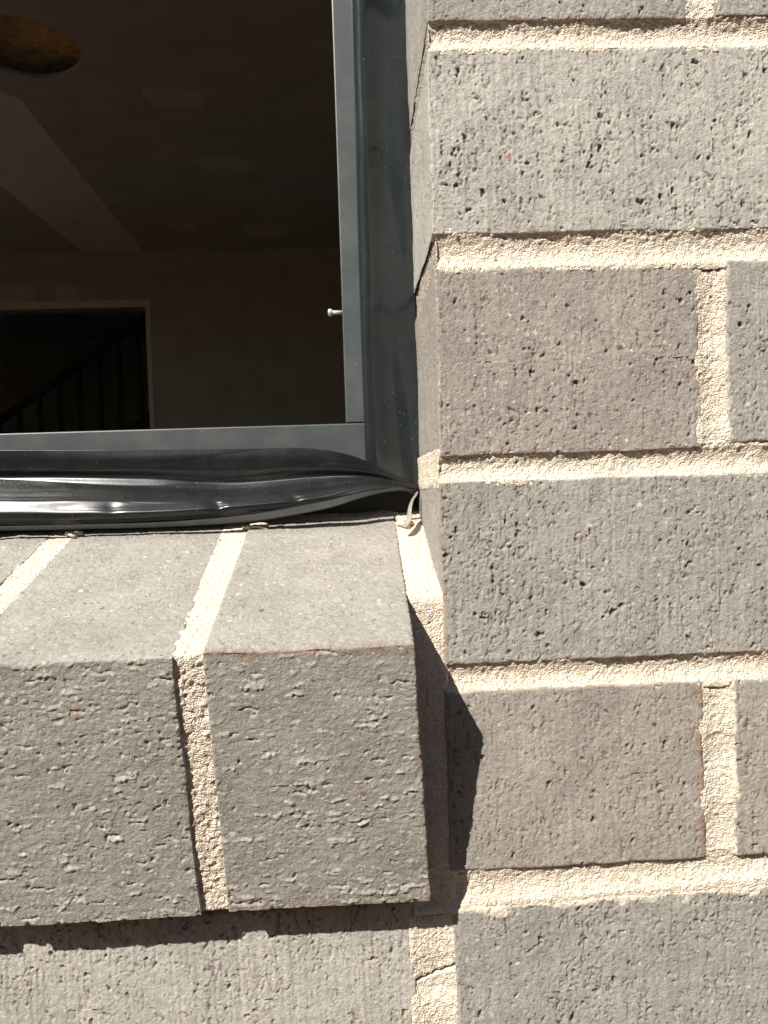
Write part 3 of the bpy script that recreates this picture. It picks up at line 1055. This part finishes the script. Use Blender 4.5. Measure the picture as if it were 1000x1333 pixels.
s_, t_ = np.meshgrid(np.linspace(0, 1, 300), np.linspace(0, 1, 132), indexing='ij')
rng = np.random.default_rng(5)
cr = gnoise((300, 132), 16, 5, rng) * 0.09 + gnoise((300, 132), 5, 7, rng) * 0.07 - 0.45 * np.exp(-np.abs(gnoise((300, 132), 22, 6, rng)) * 4.0) * 0.4 * (1 - 0.75 * np.exp(-((t_ - 0.64) / 0.12) ** 2))
fade = np.clip((1 - s_) * 12, 0, 1) * np.clip(t_ * 8, 0, 1)
Xg = G[:, :, 0]
for xd, w_, a_ in ((-103.0, 3.0, 1.1), (-155.0, 4.0, 0.5), (-64, 3, 0.6)):           # small dents that catch the sun on the roll
    cr = cr - a_ * np.exp(-((Xg - xd - 10 * (t_ - 0.6)) / w_) ** 2) * np.exp(-((t_ - 0.68) / 0.12) ** 2)
G[:, :, 1] -= cr * fade
G[:, :, 2] += 0.5 * cr * fade
sheet('plastic_sheet', G[:, ::-1], M_FILM, fl, 0.5)


def ribbon(name, path, widths, m, parent, n=120, thick=0.9, normals=None, round_=True):
    """a flat band with rounded edges swept along a path in mm; normals point out of its broad side"""
    Pth = spline(path, n)
    Wd = spline(np.array(widths, float), n)
    Nn = spline(np.array(normals, float), n)
    T = np.gradient(Pth, axis=0)
    T /= np.linalg.norm(T, axis=1, keepdims=True)
    Nn -= (Nn * T).sum(1, keepdims=True) * T
    Nn /= np.linalg.norm(Nn, axis=1, keepdims=True)
    B = np.cross(T, Nn)
    m_ = 14
    V = []
    for i in range(n):
        for k in range(m_):
            a = 2 * math.pi * k / m_
            ca, sa = math.cos(a), math.sin(a)
            w = math.copysign(abs(ca) ** 0.55, ca) * Wd[i] / 2
            h = math.copysign(abs(sa) ** 0.55, sa) * thick / 2
            V.append(Pth[i] + B[i] * w + Nn[i] * h)
    V = np.array(V)
    id_ = np.arange(n * m_).reshape(n, m_)
    nx_ = np.roll(id_, -1, axis=1)
    F = np.stack([id_[:-1], id_[1:], nx_[1:], nx_[:-1]], -1).reshape(-1, 4).tolist()
    F = [f[::-1] for f in F]
    F.append(id_[0].tolist())
    F.append(id_[-1].tolist()[::-1])
    return link(name, pydata(name, V * MM, F), m, parent)


hp = [(-420, 690, 78), (-150, 689, 78.0), (0, 688, 78.0), (100, 686, 78.0), (200, 683.5, 78), (270, 679.5, 77.5), (330, 674, 77), (380, 666, 76), (430, 656, 75),
      (470, 645, 75), (500, 639, 76), (522, 637, 79), (535, 640, 84), (541, 647, 88)]
h0 = at(*hp[0])
ribbon('rolled_hem', [np.array([-1248, h0[1], h0[2]]), np.array([-800, h0[1], h0[2]])] + [at(*p) for p in hp], [2.4, 2.4, 2.4, 2.4, 2.4, 2.4, 2.6, 3.2, 4.2, 5.0, 5.2, 4.2, 3.0, 2.6, 2.4, 2.0], M_HEM, fl, 160, 1.0,
       [(0, -0.95, 0.1)] * 7 + [(0, -0.95, 0.25), (0, -0.9, 0.4), (0, -0.8, 0.6), (0, -0.7, 0.7), (0, -0.6, 0.8), (0, -0.5, 0.9), (0.2, -0.6, 0.8), (0.6, -0.5, 0.6), (0.9, -0.4, 0.3)])
tp = [(543, 641, 86), (541, 645, 83), (537, 651, 80), (534, 660, 76), (533, 669, 72), (532, 677, 68), (528, 684, 64), (525, 687, 62)]
ribbon('curled_end', [at(*p) for p in tp], [1.6, 2.2, 2.8, 3.0, 3.0, 3.4, 3.2, 1.6], M_TAIL, fl, 60, 0.6,
       [(-0.6, -0.6, 0.5), (-0.7, -0.6, 0.4), (-0.8, -0.5, 0.3), (-0.8, -0.6, 0.3), (-0.7, -0.6, 0.4), (-0.5, -0.6, 0.7), (-0.3, -0.5, 0.8), (-0.2, -0.5, 0.8)])

# ------------------------------------------------------------------ the room behind the glass (metres)
RX0, RX1, RY0, RY1, RZ0, RZ1 = -3.3, 1.3, 0.21, 4.50, -0.85, 1.55


def mbox(name, lo, hi, m, parent=None, bevel=0.0):
    return box(name, lo, hi, m, parent, bevel, 1, False)


tag(mbox('room_floor', (-4.6, RY0, RZ0 - 0.05), (RX1 + 0.1, 7.3, RZ0), M_SLAB), 'dusty concrete floor inside the room', None, 'structure')
lw = mbox('room_wall_left', (RX0 - 0.1, RY0, RZ0 + 0.001), (RX0, RY1, 0.0), M_PLASTER)
tag(lw, 'plasterboard wall on the left of the room', None, 'structure')  # the opening in this wall is added to brighten the room
mbox('lining_board', (RX0 - 0.1, RY0, 0.0005), (RX0, 0.7, RZ1), M_PLASTER, lw)
mbox('lining_board', (RX0 - 0.1, 3.5, 0.0005), (RX0, RY1, RZ1), M_PLASTER, lw)
mbox('lining_board', (RX0 - 0.1, 0.7005, 1.25), (RX0, 3.4995, RZ1), M_PLASTER, lw)
tag(mbox('room_wall_right', (RX1, RY0, RZ0 + 0.001), (RX1 + 0.1, RY1, RZ1), M_PLASTER), 'plasterboard wall on the right of the room', None, 'structure')
# front wall lining round the window
fw = mbox('room_wall_front', (RX0 - 0.1, 0.112, RZ0 - 0.05), (RX1 + 0.1, RY0, 0.055), M_PLASTER)
tag(fw, 'plasterboard lining of the window wall', None, 'structure')
mbox('lining_board', (RX0 - 0.1, 0.112, 0.0555), (-1.262, RY0, RZ1 + 0.05), M_PLASTER, fw)
mbox('lining_board', (0.0005, 0.112, 0.0555), (RX1 + 0.1, RY0, RZ1 + 0.05), M_PLASTER, fw)
mbox('lining_board', (-1.2615, 0.112, 1.226), (0.0, RY0, RZ1 + 0.05), M_PLASTER, fw)
# back wall with the doorway
DX0, DX1, DZ = -2.9, -1.262, 1.240
bw = mbox('room_wall_back', (DX1, RY1, RZ0 + 0.001), (RX1 + 0.1, RY1 + 0.11, RZ1 + 0.02), M_PLASTER)
tag(bw, 'plasterboard back wall of the room with a doorway', None, 'structure')
mbox('lining_board', (-4.5, RY1, RZ0 + 0.001), (DX0, RY1 + 0.11, RZ1 + 0.02), M_PLASTER, bw)
mbox('lining_board', (DX0, RY1, DZ), (DX1, RY1 + 0.11, RZ1 + 0.02), M_PLASTER, bw)
mbox('corner_bead', (DX1 + 0.001, RY1 - 0.004, RZ0 + 0.01), (DX1 + 0.030, RY1 - 0.0005, DZ + 0.045), M_COMPOUND, bw)
mbox('corner_bead', (DX0 - 0.03, RY1 - 0.004, DZ + 0.001), (DX1 + 0.0005, RY1 - 0.0005, DZ + 0.045), M_COMPOUND, bw)


def patch(name, pts, plane, off, m, parent):
    """thin skim of compound with an uneven outline. pts: outline in the plane's two axes"""
    n = len(pts)
    V, F = [], []
    for k in (0, 1):
        for a, b in pts:
            V.append((a, b, RZ1 - off * (k + 0.2)) if plane == 'c' else (a, RY1 - off * (k + 0.2), b))
    F.append(tuple(range(n)))
    F.append(tuple(range(n, 2 * n))[::-1])
    for k in range(n):
        F.append((k, (k + 1) % n, n + (k + 1) % n, n + k))
    return link(name, pydata(name, V, F, False), m, parent)


def blob(cx, cy, rx, ry, seed, n=28):
    rng = np.random.default_rng(seed)
    ph = rng.uniform(0, 6.28, 4)
    out = []
    for k in range(n):
        a = 2 * math.pi * k / n
        r = 1 + sum(0.12 / (i + 1) * math.sin((i + 2) * a + ph[i]) for i in range(4))
        ca, sa = math.cos(a), math.sin(a)
        out.append((cx + rx * r * math.copysign(abs(ca) ** 0.7, ca), cy + ry * r * math.copysign(abs(sa) ** 0.7, sa)))
    return out


patch('joint_patch', blob(-2.05, 1.325, 0.13, 0.075, 1), 'w', 0.002, M_PATCH, bw)
patch('joint_patch', blob(-1.73, 1.33, 0.06, 0.06, 2), 'w', 0.002, M_PATCH, bw)
# cornice: a coved strip along the back wall
cv = [(0, 0), (0.09, 0), (0.085, -0.012), (0.06, -0.028), (0.032, -0.055), (0.014, -0.085), (0.012, -0.09), (0, -0.09)]
V = [(xx, RY1 - 0.0006 - a, RZ1 - 0.0006 + b) for xx in (RX0, RX1) for a, b in cv]
n = len(cv)
F = [(k, (k + 1) % n, n + (k + 1) % n, n + k) for k in range(n)] + [tuple(range(n))[::-1], tuple(range(n, 2 * n))]
link('cornice', pydata('cornice', V, F, False), M_CORNICE, bw)

# ceiling with the round cut-out
HX, HY, HR = -1.055, 2.285, 0.178
bm = bmesh.new()
seg = 64
for zc in (RZ1, RZ1 + 0.012):
    pass
ring, sq = [], []
for k in range(seg):
    a = 2 * math.pi * k / seg
    j = 1 + 0.012 * math.sin(5 * a) + 0.008 * math.sin(11 * a + 1)
    ring.append((HX + HR * j * math.cos(a), HY + HR * j * math.sin(a)))
    s = 0.5 / max(abs(math.cos(a)), abs(math.sin(a)))
    sq.append((HX + s * math.cos(a), HY + s * math.sin(a)))
rv = [[bm.verts.new((x_, y_, z_)) for x_, y_ in L] for L, z_ in ((ring, RZ1), (sq, RZ1), (ring, RZ1 + 0.012))]
for k in range(seg):
    k2 = (k + 1) % seg
    bm.faces.new((rv[0][k], rv[0][k2], rv[1][k2], rv[1][k]))
    bm.faces.new((rv[0][k2], rv[0][k], rv[2][k], rv[2][k2]))
for x0, y0, x1, y1 in ((RX0 - .1, RY0 - .1, RX1 + .1, HY - .5), (RX0 - .1, HY + .5, RX1 + .1, RY1 + .05), (RX0 - .1, HY - .5, HX - .5, HY + .5), (HX + .5, HY - .5, RX1 + .1, HY + .5)):
    bm.faces.new([bm.verts.new((a, b, RZ1)) for a, b in ((x0, y0), (x0, y1), (x1, y1), (x1, y0))])
me = bpy.data.meshes.new('room_ceiling')
bm.to_mesh(me)
bm.free()
ceil = link('room_ceiling', me, M_PLASTER)
tag(ceil, 'plasterboard ceiling of the room with a round cut-out', None, 'structure')
patch('joint_patch', [(-1.60, 0.6), (-1.205, 0.6), (-1.21, 2.0), (-1.24, 2.05), (-1.25, 2.55), (-1.20, 2.6), (-1.22, 3.6), (-1.235, 4.40), (-1.59, 4.40), (-1.62, 3.4)], 'c', 0.0012, M_COMPOUND, ceil)
for cx, cy, rx, ry, sd in ((-0.645, 2.61, 0.10, 0.075, 3), (-0.545, 3.21, 0.12, 0.085, 4), (-0.47, 4.08, 0.13, 0.12, 6), (-0.9, 4.0, 0.07, 0.06, 9)):
    patch('joint_patch', blob(cx, cy, rx, ry, sd), 'c', 0.0012, M_PATCH, ceil)
# roof space above
rs = mbox('roof_space', (-4.6, RY0 - .2, RZ1 + 0.45), (RX1 + .2, 7.3, RZ1 + 0.5), M_VOID)
tag(rs, 'dark roof space above the ceiling cut-out', None, 'structure')
for lo, hi in (((RX0 - .2, RY0 - .2, RZ1 + .02), (RX0 - .15, 7.3, RZ1 + .45)), ((RX1 + .15, RY0 - .2, RZ1 + .02), (RX1 + .2, 7.3, RZ1 + .45)),
               ((RX0 - .15, RY0 - .2, RZ1 + .06), (RX1 + .15, RY0 - .15, RZ1 + .45))):
    mbox('lining_board', lo, hi, M_VOID, rs)
# glass wool lying over the hole, ragged
nu = 60
uu = np.linspace(-0.9, 1.2, nu)
vv = np.linspace(-0.7, 0.7, nu)
gx, gy = np.meshgrid(uu, vv, indexing='ij')
rg = np.random.default_rng(8)
gz = RZ1 + 0.06 + 0.014 * gnoise((nu, nu), 3, 3, rg) + 0.006 * gnoise((nu, nu), 1, 1, rg) + 0.10 * sstep(-gx - 0.05, 0, 0.3)
G = np.stack([HX + gx, HY + gy, gz], -1) / MM
o = sheet('insulation_batt', G, M_BATT, None, -60)
tag(o, 'brown glass wool insulation showing through the round ceiling hole', 'insulation')

# hallway and stair seen through the doorway
hw = mbox('hall_wall', (-4.4, 7.1, RZ0 + 0.001), (0.3, 7.2, RZ1 + 0.02), M_PLASTER)
tag(hw, 'hallway wall beyond the doorway', None, 'structure')
mbox('lining_board', (-4.5, RY1 + 0.111, RZ0 + 0.001), (-4.4, 7.2, 0.97), M_PLASTER, hw)  # slit up to the next board is added to let light into the hall
mbox('lining_board', (-4.5, RY1 + 0.111, 1.04), (-4.4, 7.2, RZ1 + 0.02), M_PLASTER, hw)
mbox('lining_board', (0.2, RY1 + 0.111, RZ0 + 0.001), (0.3, 7.099, RZ1 + 0.02), M_PLASTER, hw)
tag(mbox('hall_ceiling', (-4.5, RY1 + 0.06, RZ1 + 0.021), (0.3, 7.2, RZ1 + 0.05), M_PLASTER), 'hallway ceiling beyond the doorway', None, 'structure')
stair = thing('staircase', 'dark staircase balustrade seen through the doorway', 'staircase', (-2.6, 5.7, RZ0))


def bar(name, a, b, w, d, m, parent):
    a, b = Vector(a) - parent.location, Vector(b) - parent.location
    ax = (b - a).normalized()
    s = Vector((0, 1, 0))
    t = ax.cross(s).normalized()
    V = []
    for p in (a, b):
        for i, j in ((-1, -1), (1, -1), (1, 1), (-1, 1)):
            V.append(tuple(p + t * i * w / 2 + s * j * d / 2))
    F = [(0, 1, 2, 3)[::-1], (4, 5, 6, 7)] + [(k, (k + 1) % 4, 4 + (k + 1) % 4, 4 + k) for k in range(4)]
    return link(name, pydata(name, V, F, False), m, parent)


bar('handrail', (-2.95, 5.70, 0.52), (-1.45, 5.70, 1.66 - 0.12), 0.05, 0.05, M_STAIR, stair)
bar('stringer', (-3.3, 5.70, -0.75), (-1.3, 5.70, 0.78), 0.26, 0.04, M_STAIR, stair)
for k in range(9):
    bx = -2.86 + 0.154 * k
    zt = 0.52 + (bx + 2.95) * 0.68
    bar('baluster', (bx, 5.70, zt - 1.0), (bx, 5.70, zt), 0.028, 0.028, M_STAIR, stair)
